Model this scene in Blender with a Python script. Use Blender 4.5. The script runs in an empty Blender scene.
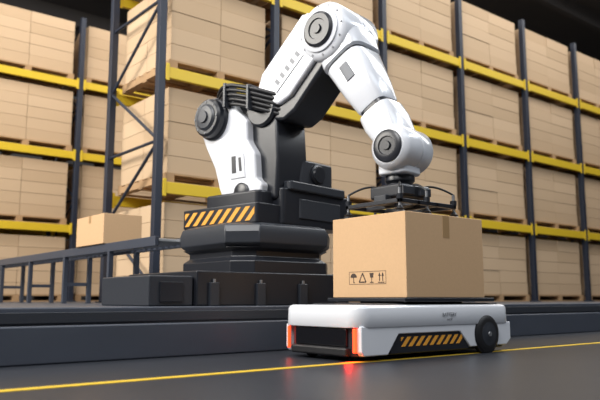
import bpy, bmesh, math, random
from mathutils import Vector, Matrix
random.seed(4)
scene=bpy.context.scene
scene.view_settings.view_transform='Standard'
scene.view_settings.look='None'
# ---------------------------------------------------------------- materials
def new_mat(name):
    m=bpy.data.materials.new(name); m.use_nodes=True
    nt=m.node_tree; b=nt.nodes['Principled BSDF']
    return m,nt,b
def mat(name,col,rough=.5,metal=0,noise=0.0,nscale=30,emit=None,estr=0,coat=0,bump=0):
    m,nt,b=new_mat(name)
    b.inputs['Base Color'].default_value=(*col,1)
    b.inputs['Roughness'].default_value=rough
    b.inputs['Metallic'].default_value=metal
    b.inputs['Coat Weight'].default_value=coat
    if emit:
        b.inputs['Emission Color'].default_value=(*emit,1); b.inputs['Emission Strength'].default_value=estr
    if noise or bump:
        tc=nt.nodes.new('ShaderNodeTexCoord'); n=nt.nodes.new('ShaderNodeTexNoise')
        n.inputs['Scale'].default_value=nscale; n.inputs['Detail'].default_value=5
        nt.links.new(tc.outputs['Object'],n.inputs['Vector'])
        if noise:
            r=nt.nodes.new('ShaderNodeMapRange')
            r.inputs['To Min'].default_value=1-noise; r.inputs['To Max'].default_value=1+noise
            nt.links.new(n.outputs['Fac'],r.inputs['Value'])
            mx=nt.nodes.new('ShaderNodeVectorMath'); mx.operation='SCALE'
            mx.inputs[0].default_value=col
            nt.links.new(r.outputs['Result'],mx.inputs['Scale'])
            nt.links.new(mx.outputs['Vector'],b.inputs['Base Color'])
        if bump:
            bp=nt.nodes.new('ShaderNodeBump'); bp.inputs['Strength'].default_value=bump; bp.inputs['Distance'].default_value=.01
            nt.links.new(n.outputs['Fac'],bp.inputs['Height']); nt.links.new(bp.outputs['Normal'],b.inputs['Normal'])
    return m
def island_mat(name,c1,c2,rough):
    m,nt,b=new_mat(name)
    g=nt.nodes.new('ShaderNodeNewGeometry'); oi=nt.nodes.new('ShaderNodeObjectInfo')
    ad=nt.nodes.new('ShaderNodeMath'); ad.operation='ADD'
    fr=nt.nodes.new('ShaderNodeMath'); fr.operation='FRACT'
    nt.links.new(g.outputs['Random Per Island'],ad.inputs[0]); nt.links.new(oi.outputs['Random'],ad.inputs[1])
    nt.links.new(ad.outputs[0],fr.inputs[0])
    mx=nt.nodes.new('ShaderNodeMix'); mx.data_type='RGBA'
    mx.inputs['A'].default_value=(*c1,1); mx.inputs['B'].default_value=(*c2,1)
    nt.links.new(fr.outputs[0],mx.inputs['Factor']); nt.links.new(mx.outputs['Result'],b.inputs['Base Color'])
    b.inputs['Roughness'].default_value=rough
    return m
M={}
M['white']=mat('white_paint',(.74,.76,.81),.20,coat=.6)
M['white2']=mat('white_panel',(.58,.60,.65),.35)
M['black']=mat('black_casting',(.014,.016,.022),.34)
M['dark']=mat('dark_grey_paint',(.028,.032,.041),.40,noise=.1)
M['rubber']=mat('rubber',(.010,.010,.012),.45)
M['grey']=mat('grey_metal',(.30,.31,.33),.35,.6)
M['label']=mat('label_grey',(.20,.21,.23),.5)
M['orange']=mat('hazard_orange',(.80,.36,.04),.45)
M['card']=mat('cardboard',(.60,.385,.21),.8,noise=.06,nscale=60)
M['tape']=mat('packing_tape',(.40,.25,.12),.35)
M['ink']=mat('ink',(.06,.04,.03),.8)
M['load']=island_mat('stacked_cardboard',(.58,.42,.27),(.50,.355,.22),.85)
M['wood']=mat('pallet_wood',(.40,.25,.13),.8,noise=.2,nscale=8)
M['beam']=mat('yellow_beam',(.68,.47,.02),.5)
M['post']=mat('rack_upright',(.015,.021,.038),.5)
M['line']=mat('yellow_floor_paint',(.72,.48,.03),.5,noise=.15,nscale=20)
M['floor']=mat('floor_asphalt',(.024,.027,.035),.36,noise=.18,nscale=3,bump=.07)
M['ledge']=mat('platform_concrete',(.055,.064,.085),.40,noise=.12,nscale=5)
M['ceil']=mat('ceiling_panel',(.075,.07,.07),.9)
M['wall']=mat('wall_panel',(.12,.118,.12),.8)
M['conv']=mat('conveyor_steel',(.06,.07,.095),.4,.2)
M['led']=mat('led_strip',(1,.08,.02),.4,emit=(1,.05,.012),estr=2.8)
M['glass']=mat('sensor_window',(.008,.008,.01),.12)
# ---------------------------------------------------------------- helpers
def root(name,loc=(0,0,0)):
    e=bpy.data.objects.new(name,None); e.location=loc; e.empty_display_size=.1
    scene.collection.objects.link(e); return e
def obj(name,verts,faces,m,parent=None,bevel=0,seg=3,smooth=None):
    me=bpy.data.meshes.new(name); me.from_pydata([tuple(v) for v in verts],[],faces)
    bm=bmesh.new(); bm.from_mesh(me); bmesh.ops.recalc_face_normals(bm,faces=bm.faces); bm.to_mesh(me); bm.free()
    ms=m if isinstance(m,(list,tuple)) else [m]
    for x in ms: me.materials.append(M[x])
    if smooth is not None or bevel:
        me.polygons.foreach_set('use_smooth',[True]*len(me.polygons))
        me.set_sharp_from_angle(angle=math.radians(smooth or 30))
    o=bpy.data.objects.new(name,me); scene.collection.objects.link(o)
    if bevel:
        b=o.modifiers.new('Bevel','BEVEL'); b.width=bevel; b.segments=seg; b.limit_method='ANGLE'; b.angle_limit=math.radians(28)
        b.harden_normals=True
    if parent:
        o.parent=parent; o.matrix_parent_inverse=Matrix.Translation(-Vector(parent.location))
    return o
BF=[(0,1,2,3),(7,6,5,4),(0,4,5,1),(1,5,6,2),(2,6,7,3),(3,7,4,0)]
def bverts(a,b):
    x0,y0,z0=a;x1,y1,z1=b
    return [(x0,y0,z0),(x0,y1,z0),(x1,y1,z0),(x1,y0,z0),(x0,y0,z1),(x0,y1,z1),(x1,y1,z1),(x1,y0,z1)]
def box(name,a,b,m,parent=None,bevel=0,seg=3):
    return obj(name,bverts(a,b),BF,m,parent,bevel,seg)
def boxes(name,lst,m,parent=None,bevel=0):
    v=[];f=[]
    for a,b in lst:
        n=len(v); v+=bverts(a,b); f+=[tuple(i+n for i in q) for q in BF]
    return obj(name,v,f,m,parent,bevel,2)
def frame(d):
    d=Vector(d).normalized(); up=Vector((0,0,1)) if abs(d.z)<.9 else Vector((0,1,0))
    x=d.cross(up).normalized(); y=d.cross(x).normalized(); return x,y
def lathe(name,p0,p1,prof,m,parent=None,n=48,bevel=0,sm=35):
    """prof: list of (t distance from p0 along axis, radius)"""
    p0=Vector(p0);d=(Vector(p1)-p0).normalized();x,y=frame(d)
    v=[];f=[]
    for t,r in prof:
        for i in range(n):
            a=2*math.pi*i/n; v.append(p0+d*t+x*(r*math.cos(a))+y*(r*math.sin(a)))
    for k in range(len(prof)-1):
        for i in range(n):
            j=(i+1)%n; f.append((k*n+i,k*n+j,(k+1)*n+j,(k+1)*n+i))
    f.append(tuple(range(n))[::-1]); f.append(tuple((len(prof)-1)*n+i for i in range(n)))
    return obj(name,v,f,m,parent,bevel,2,smooth=sm)
def cyl(name,p0,p1,r,m,parent=None,n=32,bevel=0,r1=None):
    L=(Vector(p1)-Vector(p0)).length
    return lathe(name,p0,p1,[(0,r),(L,r if r1 is None else r1)],m,parent,n,bevel)
def tube(name,pts,r,m,parent=None):
    cu=bpy.data.curves.new(name,'CURVE'); cu.dimensions='3D'; cu.bevel_depth=r; cu.bevel_resolution=4
    sp=cu.splines.new('NURBS'); sp.points.add(len(pts)-1)
    for i,p in enumerate(pts): sp.points[i].co=(*p,1)
    sp.use_endpoint_u=True; sp.order_u=3; sp.resolution_u=8
    cu.materials.append(M[m]); o=bpy.data.objects.new(name,cu); scene.collection.objects.link(o)
    if parent: o.parent=parent; o.matrix_parent_inverse=Matrix.Translation(-Vector(parent.location))
    return o
def roundrect(x0,y0,x1,y1,r,n=8):
    P=[]
    for cx,cy,a0 in ((x1-r,y1-r,0),(x0+r,y1-r,90),(x0+r,y0+r,180),(x1-r,y0+r,270)):
        for i in range(n+1):
            a=math.radians(a0+90*i/n); P.append((cx+r*math.cos(a),cy+r*math.sin(a)))
    return P
def extr(name,poly,mapf,h0,h1,m,parent=None,bevel=0,seg=3,sm=30):
    n=len(poly); v=[mapf(p,h0) for p in poly]+[mapf(p,h1) for p in poly]
    f=[tuple(range(n)),tuple(range(n,2*n))]+[(i,(i+1)%n,n+(i+1)%n,n+i) for i in range(n)]
    return obj(name,v,f,m,parent,bevel,seg,smooth=sm)
def stack(name,secs,m,parent,sm=25,bevel=0):
    """secs: list of (list of xy points, z)"""
    v=[];f=[];N=len(secs[0][0])
    for P,z in secs: v+=[(p[0],p[1],z) for p in P]
    for k in range(len(secs)-1):
        for i in range(N): f.append((k*N+i,k*N+(i+1)%N,(k+1)*N+(i+1)%N,(k+1)*N+i))
    f.append(tuple(range(N))); f.append(tuple(range((len(secs)-1)*N,len(secs)*N)))
    return obj(name,v,f,m,parent,bevel,2,smooth=sm)
def hazard(name,o,u,w,L,H,nn,m,parent,th,slant=1.0):
    o=Vector(o);u=Vector(u).normalized();w=Vector(w).normalized();th=Vector(th)
    v=[];f=[];p=L/nn
    def clip(poly,lim,sgn):
        out=[]
        for k in range(len(poly)):
            A_=poly[k];B_=poly[(k+1)%len(poly)]
            ia=sgn*(A_[0]-lim)>=0; ib=sgn*(B_[0]-lim)>=0
            if ia: out.append(A_)
            if ia!=ib:
                t=(lim-A_[0])/(B_[0]-A_[0]); out.append((lim,A_[1]+t*(B_[1]-A_[1])))
        return out
    for i in range(-1,nn+1):
        a=i*p; q=[(a,0),(a+p*.5,0),(a+p*.5+H*slant,H),(a+H*slant,H)]
        q=clip(q,0,1); q=clip(q,L,-1) if q else q
        if len(q)<3: continue
        n=len(v); k=len(q)
        for a_,b_ in q: v.append(o+u*a_+w*b_)
        for a_,b_ in q: v.append(o+u*a_+w*b_+th)
        f.append(tuple(range(n,n+k))); f.append(tuple(range(n+k,n+2*k)))
        for j in range(k): f.append((n+j,n+(j+1)%k,n+k+(j+1)%k,n+k+j))
    return obj(name,v,f,m,parent)
XY=lambda p,h:(p[0],p[1],h)
XZ=lambda p,h:(p[0],h,p[1])
def text(name,s,size,loc,rot,m,parent):
    cu=bpy.data.curves.new(name,'FONT'); cu.body=s; cu.size=size; cu.extrude=.0008; cu.align_x='CENTER'; cu.align_y='CENTER'
    cu.materials.append(M[m]); o=bpy.data.objects.new(name,cu); scene.collection.objects.link(o)
    o.location=loc; o.rotation_euler=rot
    if parent: o.parent=parent; o.matrix_parent_inverse=Matrix.Translation(-Vector(parent.location))
    return o
# ---------------------------------------------------------------- room
PZ=.33
box('floor',(-8,-5,-.1),(34,22,0),'floor')
box('wall_back',(-8,22,0),(34,22.2,9.5),'wall')
box('wall_left',(-8.2,-5,0),(-8,22,9.5),'wall')
box('wall_right',(34,-5,0),(34.2,22,9.5),'wall')
box('wall_front',(-8,-5.2,0),(34,-5,9.5),'wall')
box('ceiling',(-8,-5,9.5),(34,22,9.6),'ceil')
tr=root('ceiling_truss',(12,8,9))
for i in range(10):
    y=-3+i*2.6
    box('girder_%d'%i,(-8,y,9.0),(34,y+.18,9.5),'ceil',tr)
pl=root('loading_platform',(12,4.08,0))
box('lower_step',(-8,4.08,0),(34,4.24,.222),'ledge',pl,.012)
box('upper_deck',(-8,4.17,0),(34,22,PZ),'ledge',pl,.012)
box('kick_rail',(-8,4.15,.235),(34,4.17,.30),'dark',pl,.004)
box('floor_marking',(-8,3.0,0),(34,3.06,.003),'line')
# ---------------------------------------------------------------- racks
def rack(name,xs,Y,depth,z0,levels,top):
    e=root(name,(xs[0],Y,z0)); pw=.1
    posts=[]; beams=[]
    for x in xs:
        for yy in (Y,Y+depth-pw):
            posts.append(((x-pw/2,yy,z0),(x+pw/2,yy+pw,top)))
            posts.append(((x-pw*.9,yy-.03,z0),(x+pw*.9,yy+pw+.03,z0+.02)))
    boxes('uprights',posts,'post',e,.006)
    for a,b in zip(xs[:-1],xs[1:]):
        for z in levels:
            for yy in (Y+.0,Y+depth-.06):
                beams.append(((a+pw/2,yy,z-.15),(b-pw/2,yy+.06,z)))
                for q in (a+pw/2,b-pw/2-.05): beams.append(((q,yy-.015,z-.19),(q+.05,yy,z+.04)))
    boxes('beams',beams,'beam',e,.006)
    for k,x in enumerate(xs[:3]):
        z=z0+.15; s=0; step=.95
        while z+step<top:
            ya,yb=(Y+.05,Y+depth-.05)
            if s%2: ya,yb=yb,ya
            cyl('brace_%d_%d'%(k,s),(x,ya,z),(x,yb,z+step),.022,'post',e,8)
            if s%2==0: cyl('strut_%d_%d'%(k,s),(x,Y+.05,z),(x,Y+depth-.05,z),.022,'post',e,8)
            z+=step; s+=1
    return e
mesh_cache={}
def load_mesh(w,d,h,cols,rows,dep):
    key=(round(w,2),d,h,cols,rows,dep)
    if key in mesh_cache: return mesh_cache[key]
    v=[];f=[];mi=[]
    def add(a,b,k):
        n=len(v); v.extend(bverts(a,b)); f.extend([tuple(i+n for i in q) for q in BF]); mi.extend([k]*6)
    for i in range(7):
        y=-d/2+i*(d-.1)/6; add((-w/2,y,.11),(w/2,y+.1,.135),1)
    for x in (-w/2,-.06,w/2-.12): add((x,-d/2,.02),(x+.12,d/2,.11),1)
    for y in (-d/2,-.05,d/2-.1): add((-w/2,y,0),(w/2,y+.1,.02),1)
    cw=(w-.04)/cols; cd=(d-.04)/dep; ch=h/rows; g=.004
    for r in range(rows):
        for c in range(cols):
            for k in range(dep):
                j=random.uniform(-.006,.006)
                x=-w/2+.02+c*cw; y=-d/2+.02+k*cd; z=.136+r*ch
                add((x+g,y+g+j,z+.002),(x+cw-g,y+cd-g+j,z+ch-g),0)
    me=bpy.data.meshes.new('pallet_load'); me.from_pydata(v,[],f)
    me.materials.append(M['load']); me.materials.append(M['wood']); me.polygons.foreach_set('material_index',mi); me.update()
    mesh_cache[key]=me; return me
def fill(xs,Y,depth,z0,levels,cols=2):
    for a,b in zip(xs[:-1],xs[1:]):
        for li,z in enumerate([z0]+levels):
            w=(b-a)-.26; h=1.14
            me=load_mesh(w,depth-.16,h,cols,5,2)
            o=bpy.data.objects.new('pallet_of_cartons',me); scene.collection.objects.link(o)
            o.location=((a+b)/2+random.uniform(-.03,.03),Y+depth/2,z+.001)
levels=[1.85,3.36,4.87]
xs1=[3.91,5.75,8.05,10.15,12.3,14.4,16.5,18.6,20.7]
rack('pallet_rack',xs1,7.6,1.6,PZ,levels,6.25)
fill(xs1,7.6,1.6,PZ,levels)
xs2=[.85,2.95,5.05,7.15,9.25,11.35]
rack('pallet_rack',xs2,13.4,1.6,PZ,levels,6.25)
fill(xs2,13.4,1.6,PZ,levels)
# ---------------------------------------------------------------- conveyor
cv=root('roller_conveyor',(3.0,8.5,PZ))
cx0,cx1,cy0,cy1,cz=2.86,3.2,5.6,12.6,.95
box('rail_left',(cx0,cy0,cz-.09),(cx0+.04,cy1,cz),'conv',cv,.006)
box('rail_right',(cx1-.04,cy0,cz-.09),(cx1,cy1,cz),'conv',cv,.006)
y=cy0+.06;i=0
while y<cy1-.05:
    cyl('roller_%d'%i,(cx0+.03,y,cz-.04),(cx1-.03,y,cz-.04),.028,'grey',cv,10); y+=.12;i+=1
for i,yy in enumerate([6.6,7.85,9.1,10.35,11.6]):
    for x in (cx0,cx1-.05): box('leg_%d_%d'%(i,int(x*10)),(x,yy,PZ),(x+.05,yy+.05,cz-.08),'conv',cv,.004)
    box('crossbar_%d'%i,(cx0+.05,yy+.01,PZ+.2),(cx1-.05,yy+.04,PZ+.24),'conv',cv)
c2=root('shipping_carton',(3.03,7.08,.952))
box('body',(2.84,6.72,cz+.002),(3.27,7.46,cz+.32),'card',c2,.004)
box('tape_side',(2.8385,7.06,cz+.24),(2.85,7.12,cz+.318),'tape',c2)
box('tape_top',(2.84,7.06,cz+.318),(3.27,7.12,cz+.3215),'tape',c2)
# ---------------------------------------------------------------- AGV
ag=root('mobile_transport_robot',(3.65,3.36,0))
ax0,ax1,ay0,ay1=2.88,4.47,2.985,3.725
extr('skirt',roundrect(ax0+.03,ay0+.035,ax1-.02,ay1-.035,.08),XY,.03,.24,'black',ag,.01)
secs=[]
for z,ins in [(.205,.0),(.21,-.004),(.318,0),(.335,.008),(.343,.025)]:
    secs.append((roundrect(ax0+ins,ay0+ins,ax1-ins,ay1-ins,.10-ins*.5),z))
stack('top_shell',secs,'white',ag,sm=50)
side=[(2.93,.035),(3.14,.035),(3.24,.16),(3.86,.16),(3.92,.10),(3.97,.05),(4.40,.05),(4.455,.09),(4.455,.215),(2.91,.215),(2.91,.06)]
for nm,y0,y1 in (('side_panel_near',ay0+.002,ay0+.05),('side_panel_far',ay1-.05,ay1-.002)):
    extr(nm,side,XZ,y0,y1,'white',ag,.008)
box('hazard_panel',(3.17,ay0+.012,.04),(3.96,ay0+.06,.165),'black',ag,.004)
hazard('hazard_stripes',(3.27,ay0+.010,.080),(1,0,0),(0,0,1),.62,.06,9,'orange',ag,(0,.003,0))
box('shell_groove',(2.98,ay0-.0035,.214),(4.36,ay0+.01,.219),'label',ag)
box('front_window',(ax0+.012,ay0+.12,.085),(ax0+.06,ay1-.12,.2),'glass',ag,.01)
box('front_bumper',(ax0-.01,ay0+.10,.03),(ax0+.07,ay1-.10,.085),'rubber',ag,.015)
for nm,y,w_ in (('led_near',ay0+.035,.026),('led_far',ay1-.055,.014)):
    box(nm,(ax0+.008,y,.055),(ax0+.03,y+w_,.2),'led',ag,.006)
WX,WZ=4.16,.134
for nm,ya,yb in (('wheel_near',ay0-.02,ay0+.06),('wheel_far',ay1-.06,ay1+.02)):
    sgn=1 if nm=='wheel_near' else -1
    y0=ya if sgn>0 else yb
    lathe(nm,(WX,y0,WZ),(WX,y0+sgn,WZ),[(0,.100),(.004,.115),(.015,.131),(.065,.131),(.078,.115)],'rubber',ag)
    lathe(nm+'_hub',(WX,y0-sgn*.006,WZ),(WX,y0+sgn,WZ),[(0,.04),(.002,.045),(.005,.082),(.03,.088)],'dark',ag)
    lathe(nm+'_bolt',(WX,y0-sgn*.012,WZ),(WX,y0+sgn,WZ),[(0,.018),(.012,.02)],'grey',ag,6)
    lathe(nm+'_arch',(WX,y0+sgn*.02,WZ),(WX,y0+sgn,WZ),[(0,.142),(.03,.142)],'black',ag)
for y in (3.15,3.55): cyl('caster_%d'%int(y*100),(3.0,y-.02,.04),(3.0,y+.02,.04),.04,'rubber',ag)
box('deck_inlay',(3.1,ay0+.06,.335),(4.38,ay1-.06,.352),'black',ag,.004)
box('lift_column',(3.5,3.15,.34),(4.1,3.6,.365),'dark',ag)
box('lift_plate',(3.32,3.0,.362),(4.29,3.76,.389),'black',ag,.006)
text('side_label','BATTERY',.036,(3.74,ay0-.006,.275),(math.pi/2,0,0),'label',ag)
text('side_label_small','unit 07',.02,(3.74,ay0-.006,.245),(math.pi/2,0,0),'label',ag)
# ---------------------------------------------------------------- main carton
BX0,BX1,BY0,BY1,BZ0,BZ1=3.36,4.20,3.02,3.74,.390,.962
bx=root('cardboard_box',(3.78,3.38,BZ0))
box('body',(BX0,BY0,BZ0),(BX1,BY1,BZ1),'card',bx,.005)
mx=(BX0+BX1)/2
box('tape_side',(mx-.035,BY0-.0012,BZ1-.16),(mx+.035,BY0+.002,BZ1-.004),'tape',bx)
box('tape_top',(mx-.035,BY0+.003,BZ1-.001),(mx+.035,BY1,BZ1+.0012),'tape',bx)
box('flap_seam',(BX0+.002,(BY0+BY1)/2-.003,BZ1),(BX1-.002,(BY0+BY1)/2+.003,BZ1+.0008),'ink',bx)
ic=[];icf=[]
def icon_poly(P):
    n=len(ic); k=len(P)
    ic.extend([(BX0-.0012,p[0],p[1]) for p in P]); ic.extend([(BX0+.002,p[0],p[1]) for p in P])
    icf.append(tuple(range(n,n+k))); icf.append(tuple(range(n+k,n+2*k)))
    for j in range(k): icf.append((n+j,n+(j+1)%k,n+k+(j+1)%k,n+k+j))
def Q(cy,cz): return lambda a,b:(cy-a,cz+b)
def line(q,a,b,w=.005):
    d=Vector((b[0]-a[0],b[1]-a[1])); n=Vector((-d.y,d.x)).normalized()*w/2
    icon_poly([q(a[0]+n.x,a[1]+n.y),q(b[0]+n.x,b[1]+n.y),q(b[0]-n.x,b[1]-n.y),q(a[0]-n.x,a[1]-n.y)])
zc=.525; cyi=[3.52,3.43,3.34,3.25]
q=Q(cyi[0],zc)
icon_poly([q(.032*math.cos(math.radians(t)),.005+.03*math.sin(math.radians(t))) for t in range(0,181,20)])
line(q,(0,.005),(0,-.032)); line(q,(0,-.032),(.012,-.03))
q=Q(cyi[1],zc)
T=[(-.034,-.028),(.034,-.028),(0,.034)]
for i in range(3): line(q,T[i],T[(i+1)%3],.009)
q=Q(cyi[2],zc)
icon_poly([q(-.02,.034),q(.02,.034),q(.014,.002),q(-.014,.002)]); line(q,(0,.002),(0,-.03),.006); line(q,(-.016,-.031),(.016,-.031),.006)
q=Q(cyi[3],zc)
for s in (-.015,.015):
    line(q,(s,-.024),(s,.015),.007); icon_poly([q(s-.012,.012),q(s+.012,.012),q(s,.036)])
line(q,(-.03,-.032),(.03,-.032),.006)
yL,yR=cyi[0]+.045,cyi[3]-.045
q=lambda a,b:(a,b)
line(q,(yL,zc+.045),(yR,zc+.045),.003);line(q,(yL,zc-.042),(yR,zc-.042),.003)
for yy in (yL,yR): line(q,(yy,zc+.045),(yy,zc-.042),.003)
obj('handling_symbols',ic,icf,'ink',bx)
# ---------------------------------------------------------------- robot arm
B=Vector((3.45,4.85,0)); A=Vector((.168,-.986,0)).normalized(); Nn=Vector((-.986,-.168,0)).normalized(); Z=Vector((0,0,1))
def W(r,o,z): return B+A*r+Nn*o+Z*z
RO=lambda p,h:W(p[0],h,p[1])
rb=root('industrial_robot_arm',(3.45,4.85,PZ))
box('base_slab',(2.52,4.27,PZ),(4.02,5.4,.585),'black',rb,.012)
box('base_extension',(2.16,4.3,PZ),(2.51,5.1,.545),'dark',rb,.012)
box('base_recess',(2.24,4.285,PZ+.03),(2.42,4.31,.5),'black',rb,.004)
for i in range(4):
    box('base_foot_%d'%i,(2.62+i*.42,4.245,PZ),(2.70+i*.42,4.29,.50),'dark',rb,.006)
    cyl('anchor_bolt_%d'%i,(2.66+i*.42,4.257,.5),(2.66+i*.42,4.257,.525),.012,'grey',rb,6)
def chamf(h,c,cx=3.45,cy=4.85):
    P=[(h,-h+c),(h,h-c),(h-c,h),(-h+c,h),(-h,h-c),(-h,-h+c),(-h+c,-h),(h-c,-h)]
    return [(cx+x,cy+y) for x,y in P]
stack('pedestal',[(chamf(.51,.14),.575),(chamf(.51,.14),.68),(chamf(.47,.14),.715),(chamf(.47,.14),.76),(chamf(.52,.16),.79)],'black',rb,bevel=.008)
stack('swivel_block',[(chamf(.51,.20),.78),(chamf(.55,.20),.82),(chamf(.555,.20),.91),(chamf(.54,.20),.965),(chamf(.50,.20),.985)],'dark',rb,bevel=.01)
lathe('swivel_bearing',(3.45,4.85,.97),(3.45,4.85,3),[(0,.50),(.012,.50),(.018,.48)],'black',rb,64)
def rr(x0,y0,x1,y1,r): return roundrect(x0,y0,x1,y1,r,5)
RZO=lambda p,h:W(p[0],p[1],h)
extr('carriage',rr(-.50,-.42,.43,.42,.03),RZO,.985,1.15,'black',rb,.01)
hazard('carriage_stripes',W(-.46,.4205,1.005),A,Z,.86,.115,8,'orange',rb,Nn*.003)
extr('gear_housing',rr(-.30,-.76,.47,.16,.04),RZO,.985,1.30,'black',rb,.02)
extr('gear_housing_plate',rr(.0,-.60,.482,-.04,.02),RZO,1.05,1.22,'dark',rb,.008)
extr('gear_housing_step',rr(-.1,-.66,.50,.10,.04),RZO,1.28,1.36,'dark',rb,.015)
extr('axis_motor',rr(.02,-.56,.44,-.06,.06),RZO,1.34,1.58,'dark',rb,.025)
lathe('axis_motor_cap',W(.43,-.31,1.46),W(.9,-.31,1.46),[(0,.09),(.03,.09),(.035,.075),(.05,.07)],'black',rb)
extr('shoulder_block',rr(-.30,-.30,.36,.34,.05),RZO,1.14,1.27,'black',rb,.02)
# link 1
core=[(-.16,1.2),(.42,1.2),(.44,1.55),(.42,1.86),(.32,2.06),(.0,2.16),(-.28,2.19),(-.42,2.06),(-.43,1.92),(-.36,1.74),(-.22,1.5)]
extr('lower_arm_core',core,RO,-.19,.19,'black',rb,.03)
shell=[(-.13,1.19),(.30,1.17),(.33,1.33),(.26,1.38),(.24,1.60),(.15,1.72),(.14,1.90),(.02,2.00),(-.08,2.14),(-.20,2.18),(-.34,2.18),(-.45,2.06),(-.46,1.88),(-.38,1.72),(-.26,1.52),(-.20,1.34)]
MR,MZ=-.275,1.975
for s,nm in ((1,'near'),(-1,'far')):
    extr('lower_arm_shell_'+nm,shell,RO,s*.17,s*.27,'white',rb,.025)
    inner=[(-.04,1.40),(.14,1.40),(.12,1.60),(.03,1.72),(-.06,1.75),(-.16,1.68),(-.10,1.56)]
    extr('lower_arm_inset_'+nm,inner,RO,s*.26,s*.278,'white2',rb,.006)
    extr('lower_arm_slot_'+nm,[(-.02,1.45),(.03,1.45),(.02,1.60),(-.03,1.60)],RO,s*.27,s*.282,'black',rb,.003)
    extr('lower_arm_vent_'+nm,[(.07,1.46),(.10,1.46),(.085,1.58),(.055,1.58)],RO,s*.27,s*.282,'black',rb,.003)
    lathe('shoulder_cap_'+nm,W(.10,s*.26,1.27),W(.10,s*9,1.27),[(0,.085),(.03,.085),(.04,.07)],'black',rb)
    lathe('rear_motor_ring_'+nm,W(MR,s*.25,MZ),W(MR,s*9,MZ),[(0,.19),(.04,.19),(.055,.175),(.10,.17),(.12,.15)],'black',rb)
    lathe('rear_motor_hub_'+nm,W(MR,s*.36,MZ),W(MR,s*9,MZ),[(0,.12),(.015,.12),(.02,.11),(.03,.10),(.034,.055),(.05,.05)],'dark',rb)
    for k in range(8):
        a=k*math.pi/4; p=(MR+.14*math.cos(a),MZ+.14*math.sin(a))
        cyl('rear_motor_bolt_%s_%d'%(nm,k),W(p[0],s*.35,p[1]),W(p[0],s*.376,p[1]),.008,'label',rb,6)
lathe('elbow_yoke',W(.26,-.22,2.0),W(.26,.25,2.0),[(0,.15),(.02,.17),(.43,.17),(.45,.15)],'black',rb)
# link 2
up=[(.20,2.15),(.26,2.28),(.62,2.59),(.74,2.71),(1.05,2.42),(.98,2.27),(.62,1.91),(.50,1.85),(.36,1.87),(.24,1.98)]
extr('upper_arm_core',up,RO,-.19,.19,'black',rb,.03)
ups=[(.22,2.16),(.27,2.29),(.62,2.60),(.74,2.71),(1.02,2.43),(.92,2.33),(.60,2.03),(.47,1.98),(.38,2.01)]
for s,nm in ((1,'near'),(-1,'far')):
    extr('upper_arm_shell_'+nm,ups,RO,s*.14,s*.23,'white',rb,.03)
extr('upper_arm_top',[(.24,2.22),(.28,2.31),(.62,2.61),(.76,2.73),(.80,2.67),(.60,2.49),(.34,2.24)],RO,-.2,.2,'white',rb,.03)
extr('upper_arm_plate',[(.36,2.18),(.66,2.44),(.76,2.34),(.46,2.08)],RO,.225,.238,'white2',rb,.004)
for i in range(5):
    t=.055*i; extr('upper_arm_mark_%d'%i,[(.44+t,2.18+t*.87),(.465+t,2.202+t*.87),(.505+t,2.162+t*.87),(.48+t,2.14+t*.87)],RO,.23,.2395,'label',rb)
EL=(.945,2.495)
lathe('elbow_housing',W(EL[0],-.25,EL[1]),W(EL[0],.3,EL[1]),[(0,.19),(.02,.225),(.05,.245),(.22,.245),(.225,.238),(.235,.238),(.24,.245),(.45,.245),(.48,.225),(.50,.19)],'white',rb,64)
for s,nm in ((1,'near'),(-1,'far')):
    lathe('elbow_ring_'+nm,W(EL[0],s*.235,EL[1]),W(EL[0],s*9,EL[1]),[(0,.18),(.03,.18),(.035,.17)],'white',rb)
    lathe('elbow_cap_'+nm,W(EL[0],s*.25,EL[1]),W(EL[0],s*9,EL[1]),[(0,.145),(.03,.145),(.045,.125),(.045,.085),(.035,.08),(.035,.04),(.05,.035)],'black',rb)
    for k in range(12):
        a=k*math.pi/6+.1; p=(EL[0]+.205*math.cos(a),EL[1]+.205*math.sin(a))
        cyl('elbow_bolt_%s_%d'%(nm,k),W(p[0],s*.225,p[1]),W(p[0],s*.247,p[1]),.008,'label',rb,6)
WR=(1.53,1.475)
e0=Vector((EL[0],EL[1]));e1=Vector((WR[0],WR[1]));dd=(e1-e0);LL=dd.length;dd.normalize();pp=Vector((-dd.y,dd.x))
def loft(name,secs,m,ex=4):
    v=[];f=[];n=40
    for t,hw,hd,sh in secs:
        c=e0+dd*t+pp*sh
        for i in range(n):
            a=2*math.pi*i/n; ca,sa=math.cos(a),math.sin(a)
            x=hw*math.copysign(abs(ca)**(2/ex),ca); y=hd*math.copysign(abs(sa)**(2/ex),sa)
            P=c+pp*x; v.append(W(P.x,y,P.y))
    for k in range(len(secs)-1):
        for i in range(n): j=(i+1)%n; f.append((k*n+i,k*n+j,(k+1)*n+j,(k+1)*n+i))
    f.append(tuple(range(n)));f.append(tuple((len(secs)-1)*n+i for i in range(n)))
    return obj(name,v,f,m,rb,smooth=40)
loft('forearm_upper',[(.02,.20,.20,.02),(.18,.21,.215,.01),(.26,.20,.21,0),(.27,.185,.195,0)],'white')
loft('forearm_joint_ring',[(.265,.175,.185,0),(.292,.175,.185,0)],'black')
loft('forearm_tube',[(.287,.175,.19,0),(.305,.185,.20,0),(.58,.160,.17,0),(.74,.135,.145,0),(.76,.125,.135,0)],'white')
loft('forearm_collar',[(.755,.12,.13,0),(.80,.12,.13,0)],'black')
loft('wrist_fork',[(.795,.13,.14,0),(.81,.145,.16,0),(.92,.15,.17,0),(1.04,.13,.165,0),(1.16,.11,.15,0)],'white')
loft('forearm_label',[(.36,.05,.201,0),(.50,.05,.188,0)],'label',8)
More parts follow.
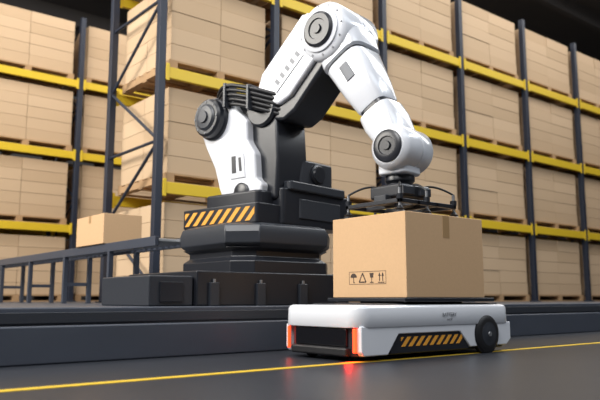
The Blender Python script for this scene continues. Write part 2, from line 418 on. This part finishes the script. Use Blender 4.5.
lathe('wrist_housing',W(WR[0],-.20,WR[1]),W(WR[0],.3,WR[1]),[(0,.13),(.02,.155),(.05,.17),(.18,.17),(.185,.164),(.195,.164),(.20,.17),(.35,.17),(.38,.155),(.40,.13)],'white',rb,64)
for s,nm in ((1,'near'),(-1,'far')):
    lathe('wrist_cap_'+nm,W(WR[0],s*.19,WR[1]),W(WR[0],s*9,WR[1]),[(0,.12),(.02,.12),(.03,.105),(.03,.07),(.022,.065),(.022,.035),(.035,.03)],'black',rb)
extr('wrist_lower',rr(1.38,-.12,1.63,.14,.06),RZO,1.28,1.42,'white',rb,.02)
FX=W(1.50,0,0); fx,fy=FX.x,FX.y
lathe('tool_flange',(fx,fy,1.29),(fx,fy,0),[(0,.10),(.02,.11),(.05,.11),(.07,.09),(.10,.09)],'black',rb)
box('gripper_body',(fx-.17,fy-.15,1.10),(fx+.17,fy+.15,1.20),'black',rb,.02)
box('gripper_valve_left',(fx-.15,fy-.17,1.12),(fx-.03,fy-.14,1.18),'dark',rb,.006)
box('gripper_valve_right',(fx+.03,fy-.17,1.12),(fx+.15,fy-.14,1.18),'dark',rb,.006)
box('gripper_manifold',(fx-.22,fy-.06,1.05),(fx+.22,fy+.06,1.12),'dark',rb,.01)
gx0,gx1,gy0,gy1=fx-.28,fx+.30,fy-.25,fy+.26; gz=1.05
for i,(a,b) in enumerate([((gx0,gy0),(gx1,gy0)),((gx0,gy1),(gx1,gy1)),((gx0,gy0),(gx0,gy1)),((gx1,gy0),(gx1,gy1)),((fx-.1,gy0),(fx-.1,gy1)),((fx+.1,gy0),(fx+.1,gy1))]):
    box('frame_bar_%d'%i,(a[0]-.015,a[1]-.015,gz-.015),(b[0]+.015,b[1]+.015,gz+.015),'black',rb,.004)
k=0
for x in (gx0,fx,gx1):
    for y in (gy0,gy1):
        cyl('cup_stem_%d'%k,(x,y,BZ1+.03),(x,y,gz+.09),.011,'grey',rb,12)
        cyl('cup_nut_%d'%k,(x,y,gz+.01),(x,y,gz+.045),.024,'black',rb,8)
        lathe('suction_cup_%d'%k,(x,y,BZ1+.0015),(x,y,2),[(0,.042),(.012,.036),(.02,.028),(.028,.034),(.036,.022),(.05,.014)],'rubber',rb,20)
        tube('vacuum_hose_%d'%k,[(x,y,gz+.09),(x*.7+fx*.3,y*.7+fy*.3,gz+.16),(x*.3+fx*.7,y*.3+fy*.7,gz+.14),(fx,fy,gz+.10)],.008,'rubber',rb)
        k+=1
# cable bundle over the shoulder
for i in range(5):
    dz=-.040*i; o=.31-.010*i
    tube('cable_%d'%i,[W(-.30+.02*i,o-.10,2.12+dz*.5),W(-.20,o-.02,2.22+dz),W(-.04,o+.02,2.235+dz),W(.12,o+.02,2.19+dz),W(.30,o,2.13+dz),W(.48,o-.12,2.06+dz)],.0185,'rubber',rb)
for i,(r,zz) in enumerate(((-.07,2.225),(.22,2.155))):
    extr('cable_clamp_%d'%i,[(r-.015,zz-.19),(r+.015,zz-.19),(r+.015,zz+.03),(r-.015,zz+.03)],RO,.20,.345,'dark',rb,.006)
# ---------------------------------------------------------------- lights
def area(name,loc,target,sx,sy,power,col):
    l=bpy.data.lights.new(name,'AREA'); l.shape='RECTANGLE'; l.size=sx; l.size_y=sy; l.energy=power; l.color=col
    o=bpy.data.objects.new(name,l); scene.collection.objects.link(o); o.location=loc
    o.rotation_euler=(Vector(target)-Vector(loc)).to_track_quat('-Z','Y').to_euler(); return o
area('ceiling_light_key',(-3,1.5,7.0),(3.5,4,1),3.5,3.5,720,(1,.99,.98))
area('ceiling_light_front',(5,-3,8),(5,4,1),8,3,250,(.85,.93,1))
area('ceiling_light_aisle',(6,5.5,8.8),(6,6,0),16,2,450,(1,.97,.92))
area('warm_light_left',(-5,9,6),(6,9,1.5),6,4,1400,(1,.95,.87))  # added warm area light on the racks from the left, no roof window
area('aisle_far_light',(16,4.5,8.8),(16,6,0),12,3,480,(1,.97,.94))
area('aisle_back_light',(5,11,8.8),(5,12.5,2),10,2,350,(1,.95,.9))
area('rim_light_right',(9,.5,6.5),(3.6,4,1.6),4,.8,220,(.9,.95,1))  # added rim light for highlights on the white paint, not a fixture
area('agv_underglow',(2.87,3.06,.045),(2.86,3.05,0),.04,.04,.35,(1,.02,.01))
w=bpy.data.worlds.new('World'); scene.world=w; w.use_nodes=True
w.node_tree.nodes['Background'].inputs[0].default_value=(.65,.78,1,1); w.node_tree.nodes['Background'].inputs[1].default_value=.3
# ---------------------------------------------------------------- camera
f=677.; th=math.atan(99/f); yaw=math.radians(50.84)
cam=bpy.data.cameras.new('camera'); co=bpy.data.objects.new('camera',cam); scene.collection.objects.link(co)
co.location=(0,0,.38)
fwd=Vector((math.cos(yaw)*math.cos(th),math.sin(yaw)*math.cos(th),math.sin(th)))
co.rotation_euler=fwd.to_track_quat('-Z','Y').to_euler()
cam.sensor_width=36; cam.lens=36*f/600
cam.dof.use_dof=True; cam.dof.focus_distance=5.0; cam.dof.aperture_fstop=1.7
scene.camera=co
